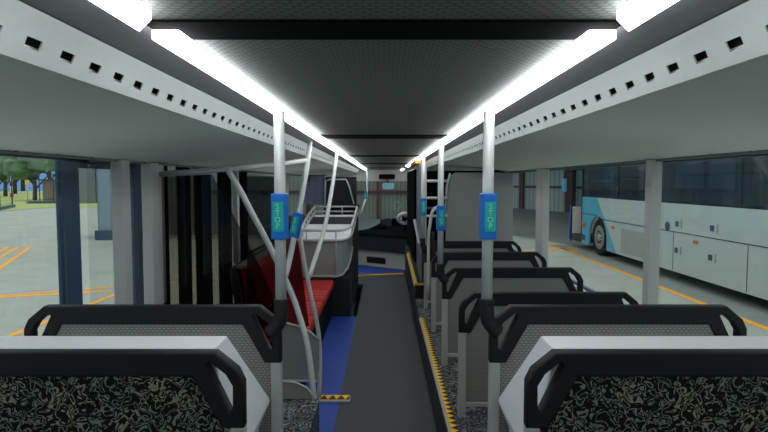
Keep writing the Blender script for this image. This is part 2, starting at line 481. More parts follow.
# ------------------------------------------------------------ seats
SW = 1.12; SH = .79
def seat_proto():
    t = thing('bus_seat', 'x', 'bus seat', (0, 0, 0), 0, 'double bus seats')
    h = SW / 2
    O = [(0, -.25), (0, -.10), (.02, -.058), (.09, 0), (SW - .09, 0), (SW - .02, -.058), (SW, -.10), (SW, -.25), (SW - .07, -.25), (SW - .165, -.08), (.165, -.08), (.07, -.25)]
    H = [(.035, -.112), (.058, -.072), (.108, -.032), (.119, -.042), (.046, -.195), (.036, -.185)]
    sh = lambda L: [(x - h, y + SH) for x, y in L]
    H2 = [(SW - x, y) for x, y in H]
    plate('grab_frame', [sh(O), sh(H), sh(H2)], .05, M['black'], t, XZ, .006)
    P = [(.045, -SH + .10), (.045, -.255), (.068, -.245), (.16, -.076), (SW - .16, -.076), (SW - .068, -.245), (SW - .045, -.255), (SW - .045, -SH + .10)]
    plate('back_panel', [sh(P)], .012, M['perf'], t, Matrix.Translation((0, -.008, 0)) @ XZ, .002)
    plate('backrest', [sh(P)], .02, M['fabric'], t, Matrix.Translation((0, .008, 0)) @ XZ, .004)
    for s in (-1, 1):
        MB().box((s * (h - .046), -.022, 0), (s * h, .022, SH - .25)).build('post', M['post'], t, .005)
        MB().box((s * (h - .22), .36, 0), (s * (h - .18), .40, .34)).build('leg', M['post'], t, .004)
    MB().box((-h + .04, -.02, .07), (h - .04, .02, .10)).build('lower_rail', M['post'], t, .004)
    MB().box((-h + .14, .02, .33), (h - .14, .47, .36)).build('seat_pan', M['dgrey'], t, .004)
    for s in (-1, 1):
        c = MB().box((s * .01, .025, .36), (s * (h - .13), .46, .44)).build('seat_cushion', M['fabric'], t, .025, 3)
    return t
S = seat_proto(); SX = 1.024
S.location = (SX, 3.43, .28); S['label'] = 'second forward-facing double seat on the right, just beyond the nearest perforated one'
labs = {
 4.43: 'third forward-facing double seat from the camera on the right, gripped by the middle STOP pole',
 5.43: 'fourth forward-facing double seat on the right, between the middle and far STOP poles',
 6.43: 'farthest forward-facing double seat on the right, in front of the grey partition'}
for y, l in labs.items(): dup(S, (SX, y, .28), 0, l)
dup(S, (SX, 2.43, .42), 0, 'grey perforated-back double seat right of the aisle, directly behind the right white housing')
dup(S, (-SX + .012, 2.43, .42), 0, 'grey perforated-back double seat left of the aisle, directly behind the left white housing')
dup(S, (SX, 1.80, .41), PI, 'nearest right seat, rear-facing, with black squiggle fabric towards the camera')
dup(S, (-SX + .008, 1.80, .41), PI, 'nearest left seat, rear-facing, with black squiggle fabric towards the camera')

# white housings between back-to-back seats
for s in (1, -1):
    n = 'right' if s > 0 else 'left'
    b = MB()
    z0 = .42
    def sec(y, zt, xi, zm, xm, xb):
        return [(s * xi, y, zt), (s * xm, y, zm), (s * xb, y, zm - .12), (s * xb, y, z0), (s * 1.62, y, z0), (s * 1.62, y, zt)]
    A = sec(1.835, 1.197, .568, .79, .50, .545); B = sec(1.99, 1.197, .566, .80, .497, .545); C = sec(2.385, .82, .497, .80, .495, .545)
    C2 = sec(2.385, .81, .497, .80, .496, .545)
    va = [[b.bm.verts.new(Vector(p)) for p in q] for q in (A, B, C2)]
    for p, q in zip(va, va[1:]):
        for i in range(6): b._face([p[i], p[(i + 1) % 6], q[(i + 1) % 6], q[i]])
    b._face(va[0][::-1]); b._face(va[-1])
    tag(b.build('seat_housing', M['housing'], None, .006), 'white wedge-shaped moulded housing between back-to-back seats on the ' + n, 'housing')

# ------------------------------------------------------------ STOP poles
def stop_box(parent, c, s=1, tilt=None):
    """c centre of the box, which wraps the aisle side of the tube"""
    r = bpy.data.objects.new('stop_button', None)
    b = MB().box((-.033, -.036, -.098), (.033, .03, .098))
    o = b.build('stop_button', M['sblue'], parent, .006)
    o.location = c
    p = MB().box((-.022 + .003 * s, -.0385, -.064), (.024 + .003 * s, -.0355, .063)).build('button_face', M['sgreen'], o)
    text_mesh('lettering', 'S\nT\nO\nP', .034, M['sletter'], o, Matrix.Translation((.004 * s, -.0395, .0)) @ XZ, .0008, .82)
    if tilt: o.rotation_euler = tilt
    bpy.data.objects.remove(r)
    return o
def pole(x, y, topz, s, label):
    """topz: top of the seat the elbow grips"""
    t = thing('grab_pole', label, 'pole', (x, y, topz), 0, 'STOP button grab poles')
    MB().tube([(0, 0, .0), (0, 0, CZ - topz - .031)], .0235, 20).build('tube', M['tube'], t)
    MB().tube([(0, 0, .035), (0, 0, -.015), (s * .006, 0, -.06), (s * .03, 0, -.095), (s * .052, 0, -.115)], .031, 16, 4).build('elbow', M['rubber'], t)
    stop_box(t, (0, 0, (1.468 if topz < 1.1 else 1.604) - topz), s)
    return t
pole(.446, 2.40, 1.21, 1, 'pale grey pole with blue STOP box rising from the nearest right perforated seat')
pole(-.446, 2.40, 1.21, -1, 'pale grey pole with blue STOP box rising from the nearest left perforated seat')
pole(.446, 4.40, 1.07, 1, 'middle right pole with blue STOP box, gripping the third seat back')
pole(.446, 6.40, 1.07, 1, 'farthest right pole with blue STOP box, by the farthest seat back')

# ------------------------------------------------------------ left bay: tubes and screens
t = thing('screen_tube', 'long bent pale tube from the left ceiling rail curving down past the near left pole', 'grab rail', (0, 0, 0))
D = 4.12
MB().tube([W(158, 174, 4.1), W(228, 169, 4.12), W(278, 164.5, 4.25), W(306, 160.5, 4.45)], .019, 12).build('top_rail', M['tube'], t)
pts = [W(228, 170, D), W(240, 190, D), W(252, 213, D), W(268, 243, D), W(282, 272, D), W(293, 297, D), W(300, 318, 4.05), W(308, 348, 3.97), W(314, 400, 3.86), W(316, 436, 3.86)]
pts[-1].z = 0.0
MB().tube(pts, .021, 14, 3).build('curved_tube', M['tube'], t)
pp = [W(161, 177, 4.13), W(212, 175, 4.13), W(232, 213, 4.13), W(254, 255, 4.13), W(268, 286, 4.13), W(279, 312, 4.13), W(283, 330, 4.13), W(161, 330, 4.13)]
pn = thing('glass_screen', 'smoked glass screen with a slanted edge beside the folding door', 'screen', (0, 0, 0))
MB().prism(pp, (0, .01, 0)).build('pane', M['tint'], pn)
MB().tube([W(161, 175.5, 4.13), W(212, 173.5, 4.13)], .008, 8).build('clamp_rail', M['post'], pn)

t = thing('grab_pole', 'slanting pale pole with STOP box just right of the near left pole', 'pole', (0, 0, 0), 0, 'STOP button grab poles')
a = W(310, 141, 4.6); a.z = CZ
q = [a, W(307, 165, 4.5), W(302, 195, 4.4), W(295, 232, 4.3), W(289, 262, 4.2), W(285, 277, 4.12)]
MB().tube(q, .022, 14, 3).build('tube', M['tube'], t)
stop_box(t, W(296.3, 225, 4.30), -1, (math.radians(-4), math.radians(11), math.radians(-12)))

t = thing('screen_tube', 'slim curved pale tube standing on the hazard ledge by the blue floor', 'grab rail', (0, 0, 0))
D = 4.48
pts = [W(299, 214, D), W(299.5, 230, D), W(304, 261, D), W(310, 291, D), W(316, 318, D), W(319.5, 342, D), W(320, 372, 4.43), W(319, 402, 4.40)]; pts[-1].z = .02
MB().tube(pts, .017, 12, 3).build('curved_tube', M['tube'], t)
pn2 = thing('glass_screen', 'smoked glass pane in front of the red bench backrest', 'screen', (0, 0, 0))
pp = [W(247, 176, D), W(273, 176, D), W(281, 200, D), W(290, 224, D), W(298, 243, D), W(303, 280, D), W(309, 326, D), W(247, 345, D)]
MB().prism(pp, (0, .01, 0)).build('pane', M['tint2'], pn2)
MB().tube([W(247, 175.5, D), W(273, 175.5, D)], .007, 8).build('clamp_rail', M['post'], pn2)
# modesty panel
mp = thing('modesty_panel', 'low pale curved-top panel between the left tubes and the red bench', 'panel', (0, 0, 0))
D = 4.42
pp = [W(280, 320, D), W(286, 323, D), W(300, 327, D), W(310, 332, D), W(319, 340, D), W(320, 381, D), W(280, 381, D)]
MB().prism(pp, (0, .02, 0)).build('panel_sheet', M['panelgrey'], mp, .003)
MB().tube(pp[:5], .011, 8).build('edge_rail', M['post'], mp)
MB().tube([W(280, 381, D), W(320, 381, D)], .012, 8).build('lower_rail', M['post'], mp)
lp = thing('kick_panel', 'low pale panel with curved corner at the end of the left carpeted platform', 'panel', (0, 0, 0))
D = 3.72
pp = [W(280, 381, D), W(296, 383, D), W(307, 388, D), W(313, 396, D), W(314, 404, D), W(280, 404, D)]
MB().prism(pp, (0, .03, 0)).build('panel_sheet', M['panelgrey'], lp, .004)
MB().tube(pp[:5], .009, 8).build('edge_rail', M['post'], lp)
# tube leaning back to ceiling further along
t = thing('grab_pole', 'bare bent pale pole passing in front of the luggage rack rails', 'pole', (0, 0, 0), 0, 'bare pale grab poles')
a = W(337, 152, 5.9); a.z = CZ
MB().tube([a, W(334, 175, 5.7), W(330, 200, 5.4), W(325, 226, 5.1), W(318, 250, 4.8), W(309, 277, 4.50)], .02, 14, 3).build('tube', M['tube'], t)
MB().lathe([(0, .03), (.012, .03), (.03, .022)], (a.x, a.y, CZ - .03), 'Z', 20).build('ceiling_collar', M['tube'], t)
# far pole near the cab
t = thing('grab_pole', 'farthest left pole with STOP box, bent near the front door', 'pole', (0, 0, 0), 0, 'STOP button grab poles')
a = W(367, 172, 12.4); a.z = CZ
MB().tube([a, W(367, 192, 12.3), W(364.5, 202, 12.2), W(361, 214, 12.0)], .022, 12, 2).build('tube', M['tube'], t)
o = stop_box(t, W(365.5, 195, 12.25), -1, (0, math.radians(10), 0))
o.scale = (.9, .9, .9)

# ------------------------------------------------------------ red bench along the left side
rb = thing('bench_seat', 'red sideways bench behind the smoked glass on the blue floor', 'bench', (0, 0, 0))
for i in range(4):
    y0 = 4.62 + i * .63
    b = MB().box((-1.12, y0, .40), (-.64, y0 + .62, .50)).build('seat_cushion', M['red'], rb, .03, 3)
    b = MB().prism([(-1.03, y0, .49), (-1.12, y0, .49), (-1.20, y0, 1.02), (-1.14, y0, 1.04), (-1.08, y0, 1.0)], (0, .62, 0)).build('backrest', M['red'], rb, .02, 3)
MB().prism([(-1.14, 4.60, 1.03), (-1.22, 4.60, 1.03), (-1.22, 4.60, 1.06), (-1.14, 4.60, 1.06)], (0, 2.54, 0)).build('top_trim', M['post'], rb, .006)
MB().prism([(-1.12, 4.6, .4), (-1.2, 4.6, .4), (-1.28, 4.6, 1.04), (-1.21, 4.6, 1.04)], (0, 2.54, 0)).build('back_shell', M['dgrey'], rb)
MB().box((-1.15, 4.62, 0), (-.68, 7.14, .40)).build('base', M['deep'], rb)

# ------------------------------------------------------------ wheel-arch box with luggage pen
wb = thing('wheel_arch_box', 'black carpeted wheel arch box at the aisle under the white luggage pen', 'wheel arch', (0, 0, 0))
pf = [(7.2, 0), (9.5, 0), (9.5, 1.18), (9.0, 1.18), (8.3, 1.1), (7.9, .95), (7.65, .72), (7.45, .52), (7.2, .5)]
MB().prism([(-WX + .01, y, z) for y, z in pf], (WX - .447, 0, 0)).build('arch_cover', M['dgreyg'], wb, .01)
MB().box((-.445, 7.195, 0), (-.425, 7.22, .52)).build('corner_trim', M['dgrey'], wb)
lr = thing('luggage_pen', 'white luggage pen with curved tube rails on the black wheel arch box', 'luggage rack', (0, 0, 0))
b = MB()
# rounded front tub wall
prof = [(-1.12, 7.22), (-.62, 7.18), (-.54, 7.21), (-.48, 7.30), (-.45, 7.45), (-.43, 7.62)]
bot = [.53, .53, .55, .62, .72, .86]; top = [1.0, 1.0, 1.0, 1.0, 1.02, 1.05]
av = [b.bm.verts.new((p[0], p[1], z)) for p, z in zip(prof, bot)]; bv = [b.bm.verts.new((p[0], p[1], z)) for p, z in zip(prof, top)]
cv = [b.bm.verts.new((p[0] - .01, p[1] + .03, z)) for p, z in zip(prof, top)]; dv_ = [b.bm.verts.new((p[0] - .01, p[1] + .03, z)) for p, z in zip(prof, bot)]
for X, Y in ((av, bv), (bv, cv), (cv, dv_), (dv_, av)):
    for i in range(5): b._face([X[i], X[i + 1], Y[i + 1], Y[i]])
for i in (0, 5): b._face([av[i], bv[i], cv[i], dv_[i]])
b.build('tub_wall', M['tubgrey'], lr)
MB().tube([(p[0], p[1] - .005, z - .0) for p, z in zip(prof, bot)], .014, 10).build('rail', M['tube'], lr)
MB().tube([(-.62, 7.175, .53), (-.62, 7.175, 1.12)], .011, 10).build('rail', M['tube'], lr)
MB().prism([(-1.12, 7.24, .99), (-.5, 7.24, .99), (-.45, 7.6, 1.02), (-.45, 9.4, 1.18), (-1.17, 9.4, 1.18)], (0, 0, .02)).build('shelf', M['housing'], lr)
def ring(z0, z1, name, r=.017, off=0):
    zz = lambda y: z0 + (z1 - z0) * (y - 7.2) / 2.2
    P = [(-1.16, 9.35), (-1.15, 8.6), (-1.12, 7.9), (-1.08, 7.35), (-1.04, 7.2), (-.85, 7.17), (-.64, 7.17), (-.54, 7.2), (-.47, 7.32), (-.44, 7.6), (-.44, 8.3), (-.45, 9.35)]
    q = [(x, y, zz(y)) for x, y in P]
    return MB().tube(q, r, 10, 3).build(name, M['tube'], lr), zz, P
_, z1f, P = ring(1.13, 1.34, 'rail'); _, z2f, _ = ring(1.0, 1.24, 'rail')
MB().tube([(-1.16, 9.35, 1.34), (-.45, 9.35, 1.34)], .014, 10).build('rail', M['tube'], lr)
MB().tube([(-1.16, 9.35, 1.26), (-.45, 9.35, 1.26)], .012, 10).build('rail', M['tube'], lr)
for (x, y) in ((-1.15, 8.9), (-1.15, 8.6), (-1.14, 8.3), (-1.13, 8.0), (-1.11, 7.7), (-1.08, 7.4), (-1.0, 7.18), (-.44, 7.7), (-.44, 8.1), (-.44, 8.5), (-.44, 8.9), (-1.16, 9.35), (-.95, 9.35), (-.7, 9.35), (-.45, 9.35)):
    zt = z1f(y)
    zb = .99 + max(0, (y - 7.2)) / 2.2 * .19
    MB().tube([(x, y, zb), (x, y, zt)], .009, 8).build('upright', M['tube'], lr)
# black screen behind with a tube frame
bs = thing('cab_screen', 'black bulkhead screen framed by a pale bent tube behind the luggage pen', 'screen', (0, 0, 0))
MB().box((-1.0, 9.58, .0), (-.47, 9.62, 1.84)).build('screen_panel', M['dgreyg'], bs, .006)
MB().tube([W(325, 207, 9.52), W(325.5, 181, 9.52), W(330, 179.5, 9.52), W(346, 179.5, 9.52), W(349, 186, 9.52), W(354, 204, 9.52)], .013, 10).build('frame_tube', M['tube'], bs)
MB().box((-1.02, 9.50, 1.31), (-.42, 9.58, 1.36)).build('ledge', M['deep'], bs)
nb = thing('curtain', 'blue-grey hanging curtain left of the black bulkhead screen', 'curtain', (0, 0, 0))
b = MB(); A = []; nB = 14
for i in range(nB + 1):
    x = -1.42 + .40 * i / nB; A.append((x, 9.66 + .004 * math.sin(i * 1.1)))
for i in range(nB):
    b.quad((A[i][0], A[i][1], 1.36), (A[i + 1][0], A[i + 1][1], 1.36), (A[i + 1][0], A[i + 1][1], 1.86), (A[i][0], A[i][1], 1.86))
    b.quad((A[i][0], A[i][1] + .012, 1.36), (A[i + 1][0], A[i + 1][1] + .012, 1.36), (A[i + 1][0], A[i + 1][1] + .012, 1.86), (A[i][0], A[i][1] + .012, 1.86))
b.build('cloth', M['curtain'], nb)
MB().tube([(-1.45, 9.66, 1.865), (-.99, 9.66, 1.865)], .009, 8).build('rod', M['dgrey'], nb)
tag(MB().box((-1.36, 9.60, 1.75), (-1.27, 9.615, 1.84)).build('notice_card', M['brown']), 'small brown card pinned at the top of the blue-grey curtain', 'notice')
b = MB().box((-1.33, 9.50, 1.2), (-1.25, 9.55, 1.37)).build('notice_card', M['brown'])
tag(b, 'brown card below the blue-grey curtain behind the pen rails', 'notice')
tag(MB().box((-1.245, 9.50, 1.2), (-1.19, 9.55, 1.37)).build('notice_card', M['tan']), 'tan card beside the lower brown card behind the pen rails', 'notice')
for o_ in [o for o in bpy.data.objects if o.name.startswith('notice_card')]: o_['group'] = 'cards by the curtain'
MB().box((-1.45, 9.63, 0), (-1.0, 9.68, 1.2)).build('screen_panel', M['panelgrey'], bs)
MB().tube([(-1.40, 9.60, .0), (-1.40, 9.60, WZ)], .012, 8).build('frame_tube', M['tube'], bs)

# ------------------------------------------------------------ right side: partition, rack, cab
pt = thing('partition', 'tall plain grey partition behind the farthest right seat', 'partition', (0, 0, 0))
o = [(.786, .49), (1.645, .49), (1.645, 1.87), (.90, 1.87), (.82, 1.80), (.80, 1.70), (.786, 1.5)]
plate('panel_sheet', [o], .04, M['panelgrey'], pt, Matrix.Translation((0, 7.15, 0)) @ XZ, .006)
MB().tube([(.78, 7.12, 1.4), (.80, 7.12, 1.70), (.84, 7.12, 1.86)], .014, 10).build('edge_tube', M['tube'], pt)
rk = thing('luggage_shelves', 'dark open luggage shelves with pale horizontal bars beside the farthest right pole', 'luggage rack', (0, 0, 0))
MB().box((.50, 7.5, .6), (1.6, 7.56, 1.90)).build('back_panel', M['matte'], rk)
for py in (181, 198, 216):
    a = W(425, py, 7.05)
    MB().tube([(.52, 7.05, a.z), (.80, 7.05, a.z)], .017, 10).build('bar', M['tube'], rk)
MB().tube([(.52, 7.05, .48), (.52, 7.05, 1.94)], .018, 10).build('upright', M['tube'], rk)
MB().box((.5, 7.10, .9), (.78, 7.5, .93)).build('shelf', M['dgrey'], rk)
MB().box((.5, 7.10, 1.4), (.78, 7.5, 1.42)).build('shelf', M['dgrey'], rk)
gr = thing('grab_hoop', 'pale hoop-shaped grab rail between the middle and farthest right poles', 'grab rail', (0, 0, 0))
D = 6.0
MB().tube([W(428.5, 300, D), W(428.5, 240, D), W(430, 225, D), W(432, 213, D), W(435.5, 208, D), W(441, 207, D), W(445, 211, D)], .017, 12, 3).build('tube', M['tube'], gr)
MB().tube([W(433, 232, D), W(433, 250, D), W(438, 262, D)], .02, 12, 3).build('joint', M['rubber'], gr)
# raised box and cab side
cb = thing('driver_platform', 'raised dark box with sloping yellow edge at the right of the aisle ahead', 'platform', (0, 0, 0))
pf = [(7.0, 0), (10.4, 0), (10.4, .57), (9.3, .56), (7.35, .48), (7.0, .465)]
MB().prism([(.394, y, z) for y, z in pf], (WX - .394 - .01, 0, 0)).build('platform_body', M['dgreyg'], cb, .008)
MB().prism([(.385, y, z) for y, z in ((7.0, .452), (7.0, .478), (7.35, .495), (9.3, .575), (9.3, .545), (7.35, .468))], (.035, 0, 0)).build('edge_trim', M['yellow'], cb)
MB().box((.385, 6.985, .452), (.53, 7.0, .478)).build('edge_trim', M['yellow'], cb)
MB().prism([(.377, y, z) for y, z in ((7.0, .43), (7.0, .45), (7.35, .468), (9.3, .545), (9.3, .53), (7.35, .45))], (.01, 0, 0)).build('lip', M['post'], cb)
cs = thing('cab_side_panel', 'blue-grey cab side panel with a pale handle behind the farthest right pole', 'panel', (0, 0, 0))
b = MB()
prof = [(7.05, .47), (7.05, 1.2), (7.15, 1.5), (7.3, 1.75), (7.3, 1.96), (8.0, 1.98), (8.6, 1.98), (8.9, .56), (7.4, .5)]
MB().prism([(.466, y, z + .015) for y, z in prof], (.02, 0, 0)).build('panel_sheet', M['bluegrey'], cs, .006)
MB().tube([W(414.5, 220, 7.8), W(417, 232, 7.6), W(419, 242, 7.4), W(423, 244.5, 7.1)], .02, 12).build('handle', M['tube'], cs)
o = MB().box((.42, 7.6, 2.0), (.52, 9.0, 2.045)).build('orange_valance', M['amber']); tag(o, 'orange panel under the right lights above the cab side', 'panel')
cd = thing('cab_door', 'tall black cab door panel on the right of the aisle', 'door', (0, 0, 0))
MB().prism([(.435, y, z) for y, z in ((8.0, .6), (8.0, 1.93), (10.6, 1.93), (10.6, .6))], (.03, 0, 0)).build('door_panel', M['matte'], cd, .006)
o = MB().lathe([(0, 0.0), (.0, .14), (-.05, .12), (-.08, .05), (-.085, 0)], (.49, 11.2, CZ - .005), 'Z', 24).build('dome_speaker', M['panelgrey']); tag(o, 'grey dome fitting on the ceiling at the right beyond the black cab door', 'fitting')

# ------------------------------------------------------------ front: windscreen, header, dash
struct(MB().box((-WX, YF - .1, 1.775), (WX, YF, CZ + .05)).build('wall_front_header', M['pillar']))
struct(MB().box((-WX, YF, -.3), (WX, YF + .08, .74)).build('wall_front', M['dgrey']))
r = snode('window_21')
MB().box((-WX, YF, .74), (WX, YF + .01, 1.80)).build('pane', M['glass'], r)
for x in (-1.6, 1.6): MB().box((x - .05, YF - .03, .74), (x + .05, YF + .03, 1.8)).build('window_frame', M['deep'], r)
ds = thing('destination_display', 'black box with dark red display above the windscreen', 'display', (0, 0, 0))
a = W(379, 178.8, 15.1); b_ = W(395, 174.2, 15.1)
MB().box((a.x, 15.08, a.z), (b_.x, 15.2, b_.z)).build('casing', M['matte'], ds, .01)
MB().box((a.x + .05, 15.07, a.z + .03), (b_.x - .05, 15.085, b_.z - .03)).build('screen', M['display'], ds)
rm = thing('interior_mirror', 'pale blue rounded mirror hanging at the top of the windscreen', 'mirror', (0, 0, 0))
c = W(388.3, 186.3, 14.8)
hw, hh = .165, .088
L = [(c.x + sx * (hw - q), c.z + sz * (hh - p)) for sx, sz, ql in ((1, -1, ((0, .03), (.03, 0))), (-1, -1, ((.03, 0), (0, .03))), (-1, 1, ((0, .03), (.03, 0))), (1, 1, ((.03, 0), (0, .03)))) for q, p in ql]
L = [(c.x - hw + .04, c.z - hh), (c.x + hw - .04, c.z - hh + .005), (c.x + hw - .01, c.z - hh + .04), (c.x + hw, c.z + hh - .03), (c.x + hw - .04, c.z + hh), (c.x - hw + .03, c.z + hh), (c.x - hw, c.z + hh - .04), (c.x - hw + .01, c.z - hh + .03)]
plate('mirror_face', [L], .02, M['mirror'], rm, Matrix.Translation((0, 14.8, 0)) @ XZ, .004)
plate('casing', [[(c.x + (x - c.x) * 1.08, c.z + (z - c.z) * 1.12) for x, z in L]], .02, M['deep'], rm, Matrix.Translation((0, 14.825, 0)) @ XZ, .004)
MB().tube([(c.x, 14.83, c.z + .07), (c.x - .02, 15.1, c.z + .17), (c.x - .02, 15.22, c.z + .19)], .015, 8).build('stalk', M['deep'], rm)

db = thing('dashboard', 'black dashboard over a white lower wall with a dark vent', 'dashboard', (0, 0, 0))
WV = [W(352, 249, 11.9), W(408, 254, 11.0)]
b = MB()
lo = [(-.62, 11.80, 0), (.9, 10.72, 0), (.9, 10.78, 0), (-.62, 11.86, 0)]
b.loft(lo, [(x, y, .37 if x < 0 else .34) for x, y, z in lo]); b.build('lower_wall', M['dashwall'], db)
# vent recessed grille
a = W(368, 259, 11.72); b2 = W(386, 264.5, 11.38)
d_ = Vector((1.52, -1.04, 0)).normalized(); nrm = Vector((-d_.y, d_.x, 0)) * -1
def on_wall(x): return Vector((x, 11.80 + (x + .62) * (-1.08 / 1.52), 0))
p0 = on_wall(-.36); p1 = on_wall(.03)
b = MB()
for z in [.085 + .018 * i for i in range(6)]:
    b.prism([p0 + Vector((0, -.006, z)), p1 + Vector((0, -.006, z)), p1 + Vector((0, -.006, z + .010)), p0 + Vector((0, -.006, z + .010))], (0, -.01, 0))
b.build('vent', M['deep'], db)
b = MB().prism([p0 + Vector((0, -.004, .075)), p1 + Vector((0, -.004, .075)), p1 + Vector((0, -.004, .205)), p0 + Vector((0, -.004, .205))], (0, -.004, 0)).build('vent_frame', M['dgrey'], db)
# fascia and top
lo = [(-.66, 11.7, .36), (.9, 10.62, .33), (.9, 15.25, .37), (-1.6, 15.25, .39), (-1.6, 12.6, .39)]
hi = [(-.68, 11.66, .655), (.9, 10.58, .64), (.9, 15.25, .66), (-1.6, 15.25, .68), (-1.6, 12.6, .66)]
MB().loft(lo, hi).build('fascia', M['fascia'], db, .01)
MB().loft([(-.7, 11.64, .64), (.9, 10.56, .63), (.9, 15.2, .65), (-1.6, 15.2, .66), (-1.6, 12.6, .65)], [(-.72, 11.75, .69), (.9, 10.7, .67), (.9, 15.2, .69), (-1.6, 15.2, .71), (-1.6, 12.6, .71)]).build('dash_top', M['matte'], db, .02)
b = MB().prism([W(351, 217, 14.9), W(367, 218.5, 14.9), W(381, 219.5, 14), W(380, 223, 13), W(369, 228.5, 12.3), W(352, 231, 11.95)], (0, 0, -.03)).build('dash_cover', M['dashtop'], db)
# instrument binnacle: rising hump and cowl
pf = [W(376, 236, 12.6), W(379, 227, 12.6), W(385, 226, 12.6), W(388, 229, 12.6), W(392, 232, 12.6), W(400, 233, 12.6), W(407, 232, 12.6), W(407, 240, 12.6), W(376, 240, 12.6)]
MB().prism(pf, (0, .5, 0)).build('binnacle', M['matte'], db, .015)
pf = [W(384, 218.5, 13.6), W(391, 218, 13.6), W(392, 229, 13.6), W(388, 232, 13.6), W(380, 226, 13.6), W(380, 220, 13.6)]
MB().prism(pf, (0, .12, 0)).build('monitor', M['dgrey'], db, .01)
pf = [W(392, 218.5, 13.5), W(403, 219, 13.5), W(403, 231, 13.5), W(392, 231, 13.5)]
MB().prism(pf, (0, .1, 0)).build('monitor', M['matte'], db, .01)
MB().prism([W(391, 230.5, 12.5), W(400, 230, 12.5), W(396, 231.8, 12.4), W(392, 232, 12.4)], (0, .05, 0)).build('switch_plate', M['post'], db)
sw = thing('steering_wheel', 'white steering wheel half hidden by the black cab door', 'steering wheel', (0, 0, 0))
c = W(404.5, 218.5, 11.9); b = MB()
R = Matrix.Rotation(math.radians(35), 3, 'X') @ Matrix.Rotation(math.radians(20), 3, 'Y')
P = [c + R @ Vector((.13 * math.cos(t), 0, .13 * math.sin(t))) for t in [2 * PI * i / 32 for i in range(33)]]
b.tube(P, .042, 10); b.build('rim', M['white'], sw)
b = MB(); 
for t in (PI / 2, PI * 1.2, -PI * .2): b.tube([c, c + R @ Vector((.15 * math.cos(t), 0, .15 * math.sin(t)))], .016, 8)
b.build('spoke', M['white'], sw)
b = MB().lathe([(-.03, 0), (-.03, .05), (.02, .06)], c, 'Y', 16).build('hub', M['deep'], sw)
MB().tube([c, (c.x + .02, c.y + .35, .7)], .03, 10).build('column', M['deep'], sw)

# ------------------------------------------------------------ outside: ground and markings
GZ = -.35
struct(MB().box((-80, -20, GZ - .1), (90, 140, GZ)).build('ground', M['concrete']))
struct(MB().quad((-120, 47, GZ + .02), (-24.5, 47, GZ + .02), (-24.5, 130, GZ + .02), (-120, 130, GZ + .02)).quad((-40, 38, GZ + .02), (-27.5, 38, GZ + .02), (-27.5, 47, GZ + .02), (-40, 47, GZ + .02)).build('ground_grass', M['grass']))

def road_line(p, q, w, label):
    a, b = G(*p), G(*q); d = (b - a).normalized(); n = Vector((-d.y, d.x, 0)) * w / 2
    o = MB().prism([a - n, b - n, b + n, a + n], (0, 0, .006)).build('road_marking', M['line'])
    tag(o, label, 'road marking', 'orange lines on the yard')
road_line((-30, 247.9), (31, 246.7), .13, 'far edge line of the orange hatched box at far left of the yard')
road_line((31, 246.7), (-30, 289), .13, 'slanting edge line of the orange hatched box at far left')
road_line((-20, 268), (19, 247.2), .12, 'middle diagonal stripe inside the orange hatched box')
road_line((-14, 259), (8, 247.4), .12, 'farthest diagonal stripe inside the orange hatched box')
road_line((31, 246.9), (98, 246.6), .05, 'thin faint orange line running right from the hatched box')
road_line((-30, 299), (112, 291), .14, 'lower of the two converging orange lines across the left yard')
road_line((-30, 298.5), (160, 283), .12, 'upper of the two converging orange lines across the left yard')
road_line((-30, 352), (150, 281), .12, 'long diagonal orange line nearest the bus on the left yard')
road_line((160, 284), (240, 275.5), .14, 'orange line seen through the smoked glass by the door')
road_line((176, 276), (197, 267.5), .12, 'short diagonal orange mark seen through the smoked glass')
road_line((540, 239.7), (800, 342), .13, 'long diagonal orange line beside the parked coach')
road_line((500, 252.5), (596, 246.5), .15, 'orange cross line near the front wheel of the coach')
road_line((515, 255.5), (577, 249), .12, 'second orange cross line just behind the seats on the right')
road_line((505, 223.5), (572, 224.5), .10, 'thin orange line in the shade before the right hangar')

# ------------------------------------------------------------ hangars
def hangar(name, label, a, b, h, m, beams_z, posts, depth=3.0, can=None, bw=.09):
    """wall from a to b (ground points); posts: fractions along"""
    t = thing(name, label, 'building', (0, 0, 0))
    a = Vector(a); b = Vector(b); d = (b - a).normalized(); L = (b - a).length; ang = math.atan2(d.y, d.x)
    rt = Matrix.Translation(a) @ Matrix.Rotation(ang, 4, 'Z')
    def part(nm, mb, mm):
        o = mb.build(nm, mm, t); o.data.transform(rt) ; return o
    def partl(nm, mb, mm):
        o = mb.build(nm, mm, t); o.matrix_local = rt; return o
    partl('wall', MB().box((0, 0, 0), (L, depth, h)), m)
    for z in beams_z: partl('beam', MB().box((0, -.12, z - bw), (L, 0.0, z + bw)), M['maroon'])
    for f, w in posts: partl('post', MB().box((L * f - w / 2, -.16, 0), (L * f + w / 2, 0, h)), M['maroon'])
    if can: 
        partl('added_shade_canopy', MB().box((0, -can, h - .3), (L, .2, h)), M['farbld'])  # overhang added above the view to shade the wall and ground
    return t
# front hangar: seen through windscreen, door and left windows
t = hangar('hangar', 'grey corrugated hangar wall with maroon beams straight ahead of the windscreen', (-7.5, 22.2, GZ), (4.5, 22.2, GZ), 7, M['wallribL'], (1.36 - GZ,), ((.605, .11),), 2.5, 2.1, .05)
t = hangar('hangar', 'corrugated hangar wall seen through the folding door on the left', (-8.88, 22.2, GZ), (-7.55, 22.2, GZ), 7, M['wallribL'], (), (), 2.5, 1.9)
t = hangar('hangar', 'pale blue-grey ribbed corner column block between the left window pillars', (-10.4, 20.3, GZ), (-8.9, 20.3, GZ), 7, M['wallribB'], (), (), 1.5)
_b = MB().box((-.05, -.15, 0), (1.55, 1.5, .35)).build('plinth', M['navy'], t); _b.matrix_local = Matrix.Translation((-10.4, 20.3, GZ))
